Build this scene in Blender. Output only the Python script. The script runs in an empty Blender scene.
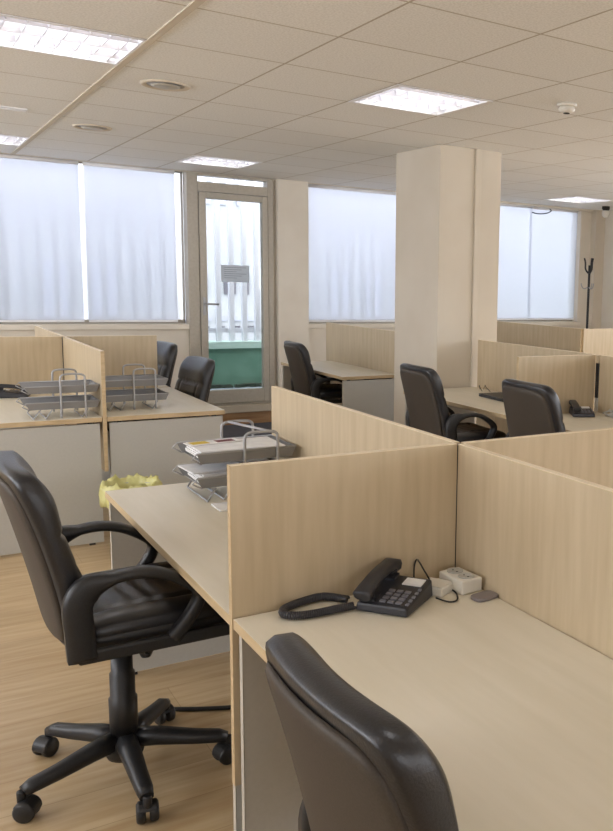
import bpy, bmesh, math, random
from mathutils import Vector, Matrix, Euler
random.seed(4)
S = bpy.context.scene
C = S.collection
PI = math.pi

# ------------------------------------------------------------------ camera
FPX, PX, PY = 869.97, 513.19, 408.57           # focal length and principal point of the (cropped) photograph
YAW, PITCH, ROLL, EYE = 0.62885, 0.14250, 0.03010, 1.5377
fw = Vector((math.sin(YAW)*math.cos(PITCH), math.cos(YAW)*math.cos(PITCH), -math.sin(PITCH)))
r0 = Vector((math.cos(YAW), -math.sin(YAW), 0)); u0 = r0.cross(fw)
rt = r0*math.cos(ROLL) + u0*math.sin(ROLL); up = -r0*math.sin(ROLL) + u0*math.cos(ROLL)
cd = bpy.data.cameras.new('camera'); cam = bpy.data.objects.new('camera', cd); C.objects.link(cam)
M3 = Matrix((rt, up, -fw)).transposed()
cam.matrix_world = Matrix.Translation((0, 0, EYE)) @ M3.to_4x4()
cd.sensor_fit = 'VERTICAL'; cd.sensor_height = 24; cd.lens = FPX/831*24
cd.shift_x = (306.5-PX)/831; cd.shift_y = -(415.5-PY)/831
cd.clip_start = 0.02; cd.clip_end = 200
S.camera = cam

# ------------------------------------------------------------------ world, exposure, lamps
SKY = 5.0; LAMP = 3.0
S.view_settings.view_transform = 'Standard'; S.view_settings.look = 'None'
S.view_settings.gamma = 1; S.view_settings.use_curve_mapping = False
S.view_settings.exposure = 0.68
w = bpy.data.worlds.new('sky'); S.world = w; w.use_nodes = True
bg = w.node_tree.nodes['Background']; bg.inputs[0].default_value = (0.93, 0.945, 1.0, 1); bg.inputs[1].default_value = SKY
S.cycles.max_bounces = 8; S.cycles.diffuse_bounces = 5; S.cycles.transparent_max_bounces = 12
S.cycles.caustics_reflective = False; S.cycles.caustics_refractive = False
S.cycles.sample_clamp_indirect = 6

XL, XR, YN, YW, HC = -3.0, 7.9, -5.0, 9.0, 2.537
GX, GY, GS = 1.017, 2.943, 0.6025             # ceiling grid: one crossing and the module

def area(name, loc, sx, sy, energy, col, rot=(0, 0, 0)):
    l = bpy.data.lights.new(name, 'AREA'); l.shape = 'RECTANGLE'; l.size = sx; l.size_y = sy
    l.energy = energy; l.color = col
    o = bpy.data.objects.new(name, l); o.location = loc; o.rotation_euler = rot; C.objects.link(o); return o
def portal(x0, x1, z0, z1):
    o = area('window_portal', ((x0+x1)/2, YW+0.22, (z0+z1)/2), x1-x0, z1-z0, 1, (1, 1, 1), (-PI/2, 0, 0))
    o.data.cycles.is_portal = True
WINS = [(-2.4, 2.49, 1.04, 2.534), (3.75, 5.25, 1.04, 2.53), (5.9, 7.60, 1.06, 2.525)]
DOOR = (2.49, 3.37, 0.20, 2.53)
for a in WINS: portal(*a)
portal(*DOOR)
SIDE_FILL = [(1.0, 3.6), (4.0, 6.4), (6.7, 8.7)]                    # window openings added to the unseen left wall (y) as daylight fill
EAST_FILL = [(-4.7, -2.5), (-2.2, .3), (.6, 3.1), (3.5, 6.2)]                   # openings added to the right wall, out of view, to brighten the room
NORTH_FILL = [(-2.4, -.2), (.1, 2.3), (2.6, 4.8), (5.1, 7.3)]           # high openings added behind the camera to brighten surfaces facing it
WZ = (1.15, 2.46); NZ = (1.72, 2.48)
for a, b in SIDE_FILL:  # portals for the added fill openings, here and below
    o = area('window_portal', (XL-.22, (a+b)/2, sum(WZ)/2), WZ[1]-WZ[0], b-a, 1, (1, 1, 1), (0, -PI/2, 0)); o.data.cycles.is_portal = True
for a, b in EAST_FILL:
    o = area('window_portal', (XR+.22, (a+b)/2, sum(WZ)/2), WZ[1]-WZ[0], b-a, 1, (1, 1, 1), (0, PI/2, 0)); o.data.cycles.is_portal = True

for a, b in NORTH_FILL:
    o = area('window_portal', ((a+b)/2, YN-.22, sum(NZ)/2), b-a, NZ[1]-NZ[0], 1, (1, 1, 1), (PI/2, 0, 0)); o.data.cycles.is_portal = True
# ------------------------------------------------------------------ materials
def srgb(r, g, b):
    f = lambda c: (c/255/12.92) if c/255 <= .04045 else ((c/255+.055)/1.055)**2.4
    return (f(r), f(g), f(b), 1)
def mat(name, col, rough=.5, metal=0, spec=.5, coat=0):
    m = bpy.data.materials.new(name); m.use_nodes = True
    b = m.node_tree.nodes['Principled BSDF']
    b.inputs['Base Color'].default_value = col; b.inputs['Roughness'].default_value = rough
    b.inputs['Metallic'].default_value = metal; b.inputs['Specular IOR Level'].default_value = spec
    b.inputs['Coat Weight'].default_value = coat
    return m
def N(m, t, **kw):
    n = m.node_tree.nodes.new(t)
    for k, v in kw.items(): setattr(n, k, v)
    return n
def L(m, a, b): m.node_tree.links.new(a, b)
def P(m): return m.node_tree.nodes['Principled BSDF']
def noise_mix(m, c1, c2, scale, detail=3, stretch=(1, 1, 1), bump=0, coords='Object', lo=.35, hi=.65, rough=.5):
    tc = N(m, 'ShaderNodeTexCoord'); mp = N(m, 'ShaderNodeMapping'); mp.inputs['Scale'].default_value = stretch
    L(m, tc.outputs[coords], mp.inputs['Vector'])
    nz = N(m, 'ShaderNodeTexNoise'); nz.inputs['Scale'].default_value = scale; nz.inputs['Detail'].default_value = detail
    nz.inputs['Roughness'].default_value = rough
    L(m, mp.outputs[0], nz.inputs['Vector'])
    cr = N(m, 'ShaderNodeValToRGB'); cr.color_ramp.elements[0].color = c1; cr.color_ramp.elements[1].color = c2
    cr.color_ramp.elements[0].position = lo; cr.color_ramp.elements[1].position = hi
    L(m, nz.outputs['Fac'], cr.inputs['Fac']); L(m, cr.outputs['Color'], P(m).inputs['Base Color'])
    if bump:
        b = N(m, 'ShaderNodeBump'); b.inputs['Strength'].default_value = bump; b.inputs['Distance'].default_value = .002
        L(m, nz.outputs['Fac'], b.inputs['Height']); L(m, b.outputs[0], P(m).inputs['Normal'])
    return m
M = {}
M['wall'] = noise_mix(mat('cream_wall', srgb(222, 214, 200), .85), srgb(221, 213, 199), srgb(227, 220, 207), 3)
M['pillar'] = noise_mix(mat('cream_pillar_paint', srgb(196, 185, 168), .8), srgb(208, 198, 181), srgb(214, 205, 189), 2)
M['maple'] = noise_mix(mat('maple_veneer', srgb(196, 172, 134), .42), srgb(186, 168, 138), srgb(200, 183, 154), 5, 6, (7, 7, .6), lo=.3, hi=.7)
M['maple_edge_glare'] = mat('maple_edge_band_glare', srgb(234, 218, 188), .4)  # pale edge band with glare along the top mixed into the colour
M['top'] = noise_mix(mat('pale_laminate', srgb(214, 203, 178), .42), srgb(222, 214, 194), srgb(228, 220, 202), 4, 5, (6, .7, 6))
M['beech'] = noise_mix(mat('beech_edge_band', srgb(200, 168, 122), .45), srgb(190, 167, 130), srgb(204, 181, 144), 8, 3, (1, 1, 6))
M['grey'] = noise_mix(mat('grey_laminate', srgb(176, 174, 168), .5), srgb(184, 183, 177), srgb(187, 186, 180), 90)
M['grey_edge'] = mat('pale_grey_edge', srgb(190, 184, 172), .5)
M['leather'] = noise_mix(mat('black_leather', (.012, .012, .014, 1), .31, spec=.6), (.010, .010, .012, 1), (.016, .016, .019, 1), 260, 4, bump=.25)
M['shell'] = noise_mix(mat('charcoal_shell', (.05, .042, .035, 1), .6), (.046, .036, .027, 1), (.058, .046, .035, 1), 300, 2, bump=.1)
M['black'] = noise_mix(mat('black_plastic', (.014, .014, .015, 1), .42), (.012, .012, .013, 1), (.017, .017, .018, 1), 200, 2, bump=.08)
M['phone'] = noise_mix(mat('dark_grey_plastic', (.026, .026, .032, 1), .38), (.024, .024, .030, 1), (.030, .030, .036, 1), 300, 2, bump=.05)
M['key'] = mat('grey_keys', srgb(120, 120, 128), .5)
M['white'] = mat('white_plastic', srgb(226, 222, 212), .45)
M['paper'] = noise_mix(mat('paper', srgb(232, 232, 232), .8), srgb(228, 228, 230), srgb(238, 238, 238), 20)
M['steel'] = mat('silver_paint', srgb(172, 172, 174), .38, .35)
M['mesh'] = mat('grey_mesh', srgb(146, 146, 147), .45, .2)
M['alu'] = noise_mix(mat('beige_aluminium', srgb(176, 169, 155), .45), srgb(174, 167, 153), srgb(180, 173, 160), 40)
M['lampwhite'] = mat('lamp_white', srgb(238, 238, 240), .4)
M['louver'] = mat('louver_silver', srgb(235, 236, 245), .3, .35)
M['bag'] = noise_mix(mat('yellow_bag', srgb(214, 206, 120), .4), srgb(204, 199, 128), srgb(222, 218, 156), 14, bump=.6)
M['yellow'] = mat('yellow_print', srgb(208, 180, 60), .7)
M['red'] = mat('dark_red_paper', srgb(110, 60, 66), .7)
def make_sheet():
    m = bpy.data.materials.new('grey_notice_paper'); m.use_nodes = True; nt = m.node_tree; nt.nodes.clear()
    o = nt.nodes.new('ShaderNodeOutputMaterial'); a = nt.nodes.new('ShaderNodeBsdfTranslucent'); d = nt.nodes.new('ShaderNodeBsdfDiffuse')
    a.inputs[0].default_value = d.inputs[0].default_value = (.88, .88, .89, 1)
    x = nt.nodes.new('ShaderNodeMixShader'); x.inputs[0].default_value = .12
    nt.links.new(a.outputs[0], x.inputs[1]); nt.links.new(d.outputs[0], x.inputs[2]); nt.links.new(x.outputs[0], o.inputs[0]); return m
M['ink'] = mat('grey_ink', srgb(165, 165, 168), .8)
M['sheet'] = make_sheet()
M['mat'] = noise_mix(mat('dark_doormat', srgb(78, 78, 84), .95), srgb(66, 66, 72), srgb(92, 92, 98), 120, bump=.5)
M['lilac'] = mat('grey_device', srgb(128, 120, 120), .4)
M['green'] = noise_mix(mat('green_wall_paint', srgb(84, 138, 112), .8), srgb(92, 130, 112), srgb(106, 142, 124), 6)
M['palegreen'] = mat('pale_green_coping', srgb(176, 200, 190), .8)
M['fence'] = mat('lilac_white_bars', srgb(214, 214, 222), .7)
M['facade'] = noise_mix(mat('white_facade', srgb(232, 232, 234), .85), srgb(172, 172, 175), srgb(180, 180, 182), 1)
M['darkglass'] = mat('dark_window', srgb(95, 92, 100), .2)
M['greypane'] = mat('grey_window', srgb(178, 178, 190), .3)
M['pave'] = noise_mix(mat('blue_grey_paving', srgb(128, 142, 148), .9), srgb(130, 142, 148), srgb(150, 160, 166), 12)
M['hedge'] = noise_mix(mat('dark_moss', srgb(52, 62, 52), .95), srgb(40, 52, 42), srgb(74, 84, 70), 40, bump=1)
M['thresh'] = mat('threshold_stone', srgb(196, 184, 164), .6)
M['step'] = noise_mix(mat('brown_wood', srgb(150, 114, 76), .5), srgb(140, 104, 68), srgb(164, 128, 90), 5, 4, (.6, 6, 6))

def make_glass(name, tint):
    m = bpy.data.materials.new(name); m.use_nodes = True; nt = m.node_tree; nt.nodes.clear()
    o = nt.nodes.new('ShaderNodeOutputMaterial'); t = nt.nodes.new('ShaderNodeBsdfTransparent'); g = nt.nodes.new('ShaderNodeBsdfGlossy')
    t.inputs[0].default_value = tint; g.inputs['Roughness'].default_value = .02
    x = nt.nodes.new('ShaderNodeMixShader'); f = nt.nodes.new('ShaderNodeFresnel'); f.inputs[0].default_value = 1.45
    nt.links.new(f.outputs[0], x.inputs[0]); nt.links.new(t.outputs[0], x.inputs[1]); nt.links.new(g.outputs[0], x.inputs[2]); nt.links.new(x.outputs[0], o.inputs[0])
    return m
M['glass'] = make_glass('clear_glass', (.97, .98, .98, 1)); M['doorglass'] = make_glass('tinted_glass', (.74, .76, .76, 1))
def make_blind(name, tr):
    m = bpy.data.materials.new(name); m.use_nodes = True; nt = m.node_tree; nt.nodes.clear()
    o = nt.nodes.new('ShaderNodeOutputMaterial')
    t = nt.nodes.new('ShaderNodeBsdfTransparent'); t.inputs[0].default_value = (.96, .97, 1, 1)
    a = nt.nodes.new('ShaderNodeBsdfTranslucent'); a.inputs[0].default_value = (.92, .93, .97, 1)
    d = nt.nodes.new('ShaderNodeBsdfDiffuse'); d.inputs[0].default_value = (.72, .72, .75, 1)
    x = nt.nodes.new('ShaderNodeMixShader'); x.inputs[0].default_value = .12
    y = nt.nodes.new('ShaderNodeMixShader'); y.inputs[0].default_value = tr
    nt.links.new(a.outputs[0], x.inputs[1]); nt.links.new(d.outputs[0], x.inputs[2])
    nt.links.new(x.outputs[0], y.inputs[1]); nt.links.new(t.outputs[0], y.inputs[2]); nt.links.new(y.outputs[0], o.inputs[0])
    return m
M['blind'] = make_blind('white_screen_fabric', .42)

def make_floor():
    m = mat('oak_laminate', srgb(190, 150, 100), .34)
    tc = N(m, 'ShaderNodeTexCoord'); mp = N(m, 'ShaderNodeMapping'); L(m, tc.outputs['Object'], mp.inputs['Vector'])
    br = N(m, 'ShaderNodeTexBrick'); br.offset = .37; br.inputs['Scale'].default_value = 1
    br.inputs['Brick Width'].default_value = 1.25; br.inputs['Row Height'].default_value = .19
    br.inputs['Mortar Size'].default_value = .0012; br.inputs['Mortar Smooth'].default_value = .3; br.inputs['Bias'].default_value = 0
    br.inputs['Color1'].default_value = srgb(190, 167, 130); br.inputs['Color2'].default_value = srgb(204, 182, 145)
    br.inputs['Mortar'].default_value = srgb(164, 138, 102)
    L(m, mp.outputs[0], br.inputs['Vector'])
    m2 = N(m, 'ShaderNodeMapping'); m2.inputs['Scale'].default_value = (1.6, 14, 1); L(m, tc.outputs['Object'], m2.inputs['Vector'])
    nz = N(m, 'ShaderNodeTexNoise'); nz.inputs['Scale'].default_value = 2.2; nz.inputs['Detail'].default_value = 7; L(m, m2.outputs[0], nz.inputs['Vector'])
    cr = N(m, 'ShaderNodeValToRGB'); cr.color_ramp.elements[0].position = .3; cr.color_ramp.elements[1].position = .72
    cr.color_ramp.elements[0].color = srgb(200, 172, 136); cr.color_ramp.elements[1].color = (1, 1, 1, 1)
    L(m, nz.outputs['Fac'], cr.inputs[0])
    mx = N(m, 'ShaderNodeMix', data_type='RGBA', blend_type='MULTIPLY'); mx.inputs['Factor'].default_value = .55
    L(m, br.outputs['Color'], mx.inputs[6]); L(m, cr.outputs[0], mx.inputs[7]); L(m, mx.outputs[2], P(m).inputs['Base Color'])
    return m
M['floor'] = make_floor()

def make_ceiling():
    m = mat('mineral_tile', srgb(200, 190, 176), .9)
    tc = N(m, 'ShaderNodeTexCoord'); mp = N(m, 'ShaderNodeMapping')
    mp.inputs['Location'].default_value = (-GX+GS*40, -GY+GS*40, 0); L(m, tc.outputs['Object'], mp.inputs['Vector'])
    br = N(m, 'ShaderNodeTexBrick'); br.offset = 0; br.inputs['Scale'].default_value = 1
    br.inputs['Brick Width'].default_value = GS; br.inputs['Row Height'].default_value = GS
    br.inputs['Mortar Size'].default_value = .0055; br.inputs['Mortar Smooth'].default_value = .2
    br.inputs['Color1'].default_value = (1, 1, 1, 1); br.inputs['Color2'].default_value = (.97, .97, .97, 1); br.inputs['Mortar'].default_value = srgb(202, 194, 182)
    L(m, mp.outputs[0], br.inputs['Vector'])
    nz = N(m, 'ShaderNodeTexNoise'); nz.inputs['Scale'].default_value = 110; nz.inputs['Detail'].default_value = 4; L(m, tc.outputs['Object'], nz.inputs['Vector'])
    cr = N(m, 'ShaderNodeValToRGB'); cr.color_ramp.elements[0].position = .36; cr.color_ramp.elements[1].position = .6
    cr.color_ramp.elements[0].color = srgb(230, 230, 227); cr.color_ramp.elements[1].color = srgb(245, 245, 243)
    L(m, nz.outputs['Fac'], cr.inputs[0])
    mx = N(m, 'ShaderNodeMix', data_type='RGBA', blend_type='MULTIPLY'); mx.inputs['Factor'].default_value = 1
    L(m, cr.outputs[0], mx.inputs[6]); L(m, br.outputs['Color'], mx.inputs[7]); L(m, mx.outputs[2], P(m).inputs['Base Color'])
    iv = N(m, 'ShaderNodeMath', operation='SUBTRACT'); iv.inputs[0].default_value = 1; L(m, br.outputs['Fac'], iv.inputs[1])
    b = N(m, 'ShaderNodeBump'); b.inputs['Distance'].default_value = .006; b.inputs['Strength'].default_value = .9
    L(m, iv.outputs[0], b.inputs['Height']); L(m, b.outputs[0], P(m).inputs['Normal'])
    return m
M['ceiling'] = make_ceiling()

# ------------------------------------------------------------------ mesh helpers
def box(bm, a, b, bev=0, mi=None, R=None):
    vs = [bm.verts.new((x, y, z)) for x in (a[0], b[0]) for y in (a[1], b[1]) for z in (a[2], b[2])]
    fs = []
    for q in ((0, 1, 3, 2), (4, 6, 7, 5), (0, 4, 5, 1), (2, 3, 7, 6), (0, 2, 6, 4), (1, 5, 7, 3)):
        fs.append(bm.faces.new([vs[i] for i in q]))
    if mi is not None:
        for f in fs: f.material_index = mi
    if bev:
        es = list({e for f in fs for e in f.edges})
        r = bmesh.ops.bevel(bm, geom=es, offset=bev, segments=2, profile=.5, affect='EDGES', clamp_overlap=True)
        vs = list({v for f in r['faces'] for v in f.verts} | {v for v in vs if v.is_valid})
    if R is not None:
        for v in vs: v.co = R @ v.co
    return fs
def frame_of(d):
    d = d.normalized(); a = Vector((0, 0, 1)) if abs(d.z) < .95 else Vector((1, 0, 0))
    x = d.cross(a).normalized(); return x, x.cross(d).normalized()
def sweep(bm, pts, sect, closed=False):
    """sect(i) -> list of (a, b) offsets; the frame is carried along the path"""
    pts = [Vector(p) for p in pts]; n = len(pts); rings = []; px = None
    for i, p in enumerate(pts):
        if closed: d = pts[(i+1) % n]-pts[i-1]
        else: d = pts[min(i+1, n-1)]-pts[max(i-1, 0)]
        d.normalize()
        if px is None: x, y = frame_of(d)
        else:
            x = (px-d*px.dot(d)).normalized(); y = x.cross(d).normalized()
        px = x
        rings.append([bm.verts.new(p+x*a+y*b) for a, b in sect(i)])
    k = len(rings[0])
    for i in range(n if closed else n-1):
        A, B = rings[i], rings[(i+1) % n]
        for j in range(k): bm.faces.new((A[j], A[(j+1) % k], B[(j+1) % k], B[j])).smooth = True
    if not closed:
        bm.faces.new(rings[0][::-1]); bm.faces.new(rings[-1])
def circ(r, n=8): return [(r*math.cos(2*PI*i/n), r*math.sin(2*PI*i/n)) for i in range(n)]
def tube(bm, pts, r, n=8, closed=False):
    rr = r if callable(r) else (lambda i: r)
    sweep(bm, pts, lambda i: circ(rr(i), n), closed)
def smooth_path(pts, k=6, closed=False):
    pts = [Vector(p) for p in pts]; out = []; n = len(pts)
    rng = range(n) if closed else range(n-1)
    for i in rng:
        if closed: a, b, c, d = pts[i-1], pts[i], pts[(i+1) % n], pts[(i+2) % n]
        else: a, b, c, d = pts[max(i-1, 0)], pts[i], pts[i+1], pts[min(i+2, n-1)]
        for j in range(k):
            t = j/k
            out.append(.5*((2*b)+(c-a)*t+(2*a-5*b+4*c-d)*t*t+(3*b-a-3*c+d)*t**3))
    if not closed: out.append(pts[-1])
    return out
def lathe(bm, prof, n=24, axis=None, M4=None):
    rings = []
    for r, z in prof:
        if r < 1e-5: rings.append([bm.verts.new((0, 0, z))])
        else: rings.append([bm.verts.new((r*math.cos(2*PI*i/n), r*math.sin(2*PI*i/n), z)) for i in range(n)])
    for A, B in zip(rings, rings[1:]):
        for j in range(n):
            a, b, c, d = A[j % len(A)], A[(j+1) % len(A)], B[(j+1) % len(B)], B[j % len(B)]
            f = [];
            for v in (a, b, c, d):
                if v not in f: f.append(v)
            if len(f) > 2: bm.faces.new(f).smooth = True
    if len(rings[0]) > 1: bm.faces.new(rings[0][::-1])
    if len(rings[-1]) > 1: bm.faces.new(rings[-1])
    if M4 is not None:
        for R in rings:
            for v in R: v.co = M4 @ v.co
def prism(bm, outline, z0, z1, M4=None):
    a = [bm.verts.new((x, y, z0)) for x, y in outline]; b = [bm.verts.new((x, y, z1)) for x, y in outline]; n = len(a)
    bm.faces.new(a[::-1]); bm.faces.new(b)
    for i in range(n): bm.faces.new((a[i], a[(i+1) % n], b[(i+1) % n], b[i]))
    if M4 is not None:
        for v in a+b: v.co = M4 @ v.co
def obj(name, bm, mats, parent=None, bevel=0, smooth=False):
    bmesh.ops.recalc_face_normals(bm, faces=bm.faces)
    me = bpy.data.meshes.new(name); bm.to_mesh(me); bm.free()
    for m in (mats if isinstance(mats, (list, tuple)) else [mats]): me.materials.append(M[m] if isinstance(m, str) else m)
    if smooth:
        for p in me.polygons: p.use_smooth = True
    o = bpy.data.objects.new(name, me); C.objects.link(o)
    if parent is not None: o.parent = parent
    if bevel:
        b = o.modifiers.new('bevel', 'BEVEL'); b.width = bevel; b.segments = 2; b.limit_method = 'ANGLE'; b.angle_limit = .7
    return o
def BM(): return bmesh.new()
def boxes(name, lst, m, parent=None, bevel=0):
    bm = BM()
    for a, b in lst: box(bm, a, b)
    return obj(name, bm, m, parent, bevel)
def tag(o, label, cat, group=None, kind=None):
    o['label'] = label; o['category'] = cat
    if group: o['group'] = group
    if kind: o['kind'] = kind
    return o
def thing(name, label, cat, loc=(0, 0, 0), rz=0, group=None):
    o = bpy.data.objects.new(name, None); o.empty_display_size = .1; C.objects.link(o)
    o.location = loc; o.rotation_euler = (0, 0, rz); return tag(o, label, cat, group)
def struct(o, label=None, cat=None):
    o['kind'] = 'structure'
    if label: o['label'] = label
    if cat: o['category'] = cat
    return o
def dup(root, loc, rz, label, group=None, scale=None, arm=None):
    r = root.copy(); C.objects.link(r); r.location = loc; r.rotation_euler = (0, 0, rz); r['label'] = label
    if scale: r.scale = scale
    if group: r['group'] = group
    for ch in list(root.children):
        c = ch.copy(); C.objects.link(c); c.parent = r
        if arm and c.name.startswith('armrest'): c.scale = (1, 1, arm)
        for g in ch.children:
            d = g.copy(); C.objects.link(d); d.parent = c
    return r

# ------------------------------------------------------------------ setting
struct(boxes('floor', [((XL, YN, -.1), (XR, YW, 0))], 'floor'), 'honey oak laminate plank floor of the office', 'floor')

# lamps sit in whole ceiling modules; those modules are left open
LAMPS = [(ix, iy) for ix in (-4, -1, 2, 5, 9) for iy in (-9, -4, 2, 8) if (ix, iy) not in ((5, 2), (5, 8))]
bm = BM()
def gx(i): return GX+GS*i
def gy(i): return GY+GS*i
i0, i1 = int((XL-GX)/GS)-1, int((XR-GX)/GS)+1
j0, j1 = int((YN-GY)/GS)-1, int((YW-GY)/GS)+1
for i in range(i0, i1+1):
    for j in range(j0, j1+1):
        if (i, j) in LAMPS: continue
        x0, x1, y0, y1 = max(gx(i), XL), min(gx(i+1), XR), max(gy(j), YN), min(gy(j+1), YW)
        if x1-x0 < 1e-4 or y1-y0 < 1e-4: continue
        bm.faces.new([bm.verts.new(v) for v in ((x0, y0, HC), (x0, y1, HC), (x1, y1, HC), (x1, y0, HC))])
bmesh.ops.remove_doubles(bm, verts=bm.verts, dist=1e-4)
ce = obj('ceiling', bm, 'ceiling')
struct(ce, 'suspended ceiling of square mineral tiles', 'ceiling')
sl = boxes('ceiling_slab', [((XL-.2, YN-.2, HC+.25), (XR+.2, YW+.2, HC+.35))], 'wall'); struct(sl, 'concrete slab above the suspended ceiling', 'ceiling')
struct(boxes('trim_1', [((GX-.016, YN, HC-.006), (GX+.016, YW, HC-.0002))], 'pillar'), 'wide pale joint strip running along the ceiling', 'trim')

T = .2
bl = []
for x0, x1 in ((XL, 2.49), (3.37, XR)): bl.append(((x0, YW, 0), (x1, YW+T, 1.04)))
bl.append(((2.49, YW, 0), (3.37, YW+T, .20)))
for x0, x1 in ((XL, -2.4), (3.37, 3.75), (5.25, 5.9), (7.56, XR)): bl.append(((x0, YW, 1.04), (x1, YW+T, HC+.25)))
for x0, x1, z0, z1 in WINS+[DOOR]: bl.append(((x0, YW, z1), (x1, YW+T, HC+.25)))
struct(boxes('wall_back', bl, 'wall'), 'cream window wall at the far end of the office', 'wall')
def pierced(name, bays, lo, hi, along, c0, c1, label, WZ=WZ):  # wall cut with openings added to let in fill light
    R = []; top = HC+.25
    def add(a, b, z0, z1): R.append(((c0, a, z0), (c1, b, z1)) if along == 'y' else ((a, c0, z0), (b, c1, z1)))
    add(lo, hi, 0, WZ[0]); add(lo, hi, WZ[1], top); e = lo
    for a, b in bays: add(e, a, WZ[0], WZ[1]); e = b
    add(e, hi, WZ[0], WZ[1])
    struct(boxes(name, R, 'wall'), label, 'wall')
    for k, (a, b) in enumerate(bays):
        F = []; m = (c0+c1)/2
        def bar(a0, b0, z0, z1): F.append(((m-.03, a0, z0), (m+.03, b0, z1)) if along == 'y' else ((a0, m-.03, z0), (b0, m+.03, z1)))
        for q in (a, (a+b)/2-.02, b-.04): bar(q, q+.04, *WZ)
        bar(a, b, WZ[0], WZ[0]+.04); bar(a, b, WZ[1]-.04, WZ[1])
        pierced.n += 1
        struct(boxes('window_%d' % pierced.n, F, 'alu'), 'added daylight fill window outside the view', 'window')  # frames of the unseen openings added for light
pierced.n = 3
pierced('wall_left', SIDE_FILL, YN, YW+T, 'y', XL-.2, XL, 'cream left wall with windows added for fill daylight')
pierced('wall_right', EAST_FILL, YN, YW+T, 'y', XR, XR+.2, 'cream right wall with added fill windows nearer the camera')
pierced('wall_front', NORTH_FILL, XL-.2, XR+.2, 'x', YN-.2, YN, 'cream wall with added high fill windows behind the camera', NZ)
struct(boxes('trim_2', [((3.40, YW-.07, 0), (3.735, YW-.001, HC-.001))], 'wall'), 'cream wall pier between the glass door and the window', 'trim')
struct(boxes('trim_3', [((7.74, YW-.10, 0), (XR-.001, YW-.001, HC-.001))], 'pillar'), 'tan pier in the far right corner', 'trim')
struct(boxes('trim_4', [((5.5, YW-.06, 2.512), (7.72, YW-.001, HC-.001))], 'wall', bevel=.004), 'pale pelmet above the right window', 'trim')
for k, (x0, x1, z0, z1) in enumerate(WINS):
    xr = x1 if k else x1
    s = boxes('windowsill', [((x0-.02, YW-.035, z0-.05), (xr, YW+.12, z0-.001))], 'wall', bevel=.004)
    struct(s, ['cream sill under the long left window', 'cream sill under the middle window', 'cream sill under the right window'][k], 'sill'); s.name = 'trim_%d' % (5+k)
    fr = []
    y0, y1 = YW+.10, YW+.15
    nm = 3 if k == 0 else 1
    for i in range(nm+1):
        xx = x0+(x1-x0)*i/nm
        fr.append(((max(x0, xx-.012), y0, z0), (min(x1, xx+.012), y1, z1)))
    fr += [((x0, y0, z0), (x1, y1, z0+.04)), ((x0, y0, z1-.012), (x1, y1, z1))]
    wf = struct(boxes('window_%d' % (k+1), fr, 'alu'), ['long left window behind white blinds', 'middle window beside the pillar', 'right window behind white blinds'][k], 'window')
    boxes('pane', [((x0+.01, YW+.122, z0+.01), (x1-.01, YW+.128, z1-.01))], 'glass', wf)
# blinds
def blind(x0, x1, z0, z1, label, y=YW+.03):
    t = thing('roller_blind', label, 'blind', ((x0+x1)/2, y, z0), 0, None)
    h = (x1-x0)/2
    boxes('fabric', [((-h, -.001, .012), (h, .001, z1-z0))], 'blind', t)
    boxes('bottom_bar', [((-h, -.006, 0), (h, .006, .018))], 'lampwhite', t, .002)
    bm = BM(); tube(bm, [(-h, .0, z1-z0-.018), (h, .0, z1-z0-.018)], .017, 10); obj('roller_tube', bm, 'lampwhite', t, smooth=True)
    return t
blind(-2.38, -.85, 1.06, 2.533, 'white roller blind of the left window, outside the left edge of the view')
blind(-.83, .05, 1.06, 2.533, 'white roller blind of the left window, just outside the view')
blind(.07, 1.545, 1.06, 2.533, 'white roller blind at the far left edge of the photo')
blind(1.585, 2.395, 1.06, 2.533, 'white roller blind left of the glass door')
blind(3.755, 5.23, 1.06, 2.528, 'white roller blind between the glass door pier and the square pillar')
blind(5.92, 6.78, 1.08, 2.523, 'greyish white roller blind immediately right of the square pillar')
blind(6.765, 7.555, 1.08, 2.523, 'white roller blind of the right window, next to the coat stand', YW+.07)

# glass door
d = thing('door_1', 'glazed beige aluminium door to the outside', 'door', (2.93, YW, .20)); struct(d)
def rel(lst, o): return [(tuple(Vector(a)-o), tuple(Vector(b)-o)) for a, b in lst]
do = Vector((2.93, YW, .20))
boxes('door_frame', rel([((2.492, YW-.03, .202), (2.60, YW+.10, 2.528)), ((3.305, YW-.03, .202), (3.368, YW+.10, 2.528)),
      ((2.60, YW-.03, 2.35), (3.305, YW+.10, 2.445)), ((2.60, YW-.03, 2.505), (3.305, YW+.10, 2.528)), ((2.60, YW-.03, .202), (3.305, YW+.10, .22))], do), 'alu', d, .004)
boxes('transom_pane', rel([((2.60, YW+.03, 2.445), (3.305, YW+.036, 2.505))], do), 'glass', d)
lf = boxes('door_leaf', rel([((2.606, YW-.045, .225), (2.672, YW+.03, 2.345)), ((3.243, YW-.045, .225), (3.30, YW+.03, 2.345)),
      ((2.672, YW-.045, 2.285), (3.243, YW+.03, 2.345)), ((2.672, YW-.045, .225), (3.243, YW+.03, .362))], do), 'alu', d, .005)
boxes('door_pane', rel([((2.672, YW-.01, .362), (3.243, YW-.004, 2.285))], do), 'doorglass', d)
bm = BM(); box(bm, (2.625, YW-.055, 1.13), (2.652, YW-.045, 1.31))
tube(bm, [(2.638, YW-.05, 1.245), (2.638, YW-.10, 1.245)], .010)
tube(bm, [(2.636, YW-.10, 1.245), (2.70, YW-.105, 1.245), (2.765, YW-.10, 1.243)], .010)
for v in bm.verts: v.co -= do
obj('door_handle', bm, 'steel', d)
struct(boxes('trim_8', [((2.40, YW-.10, .125), (3.398, YW-.0005, .20))], 'thresh', bevel=.005), 'pale stone threshold under the glass door', 'trim')
struct(boxes('trim_9', [((2.40, YW-.09, 0), (3.398, YW-.0005, .1245))], 'step', bevel=.003), 'brown wooden riser below the glass door threshold', 'trim')
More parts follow.
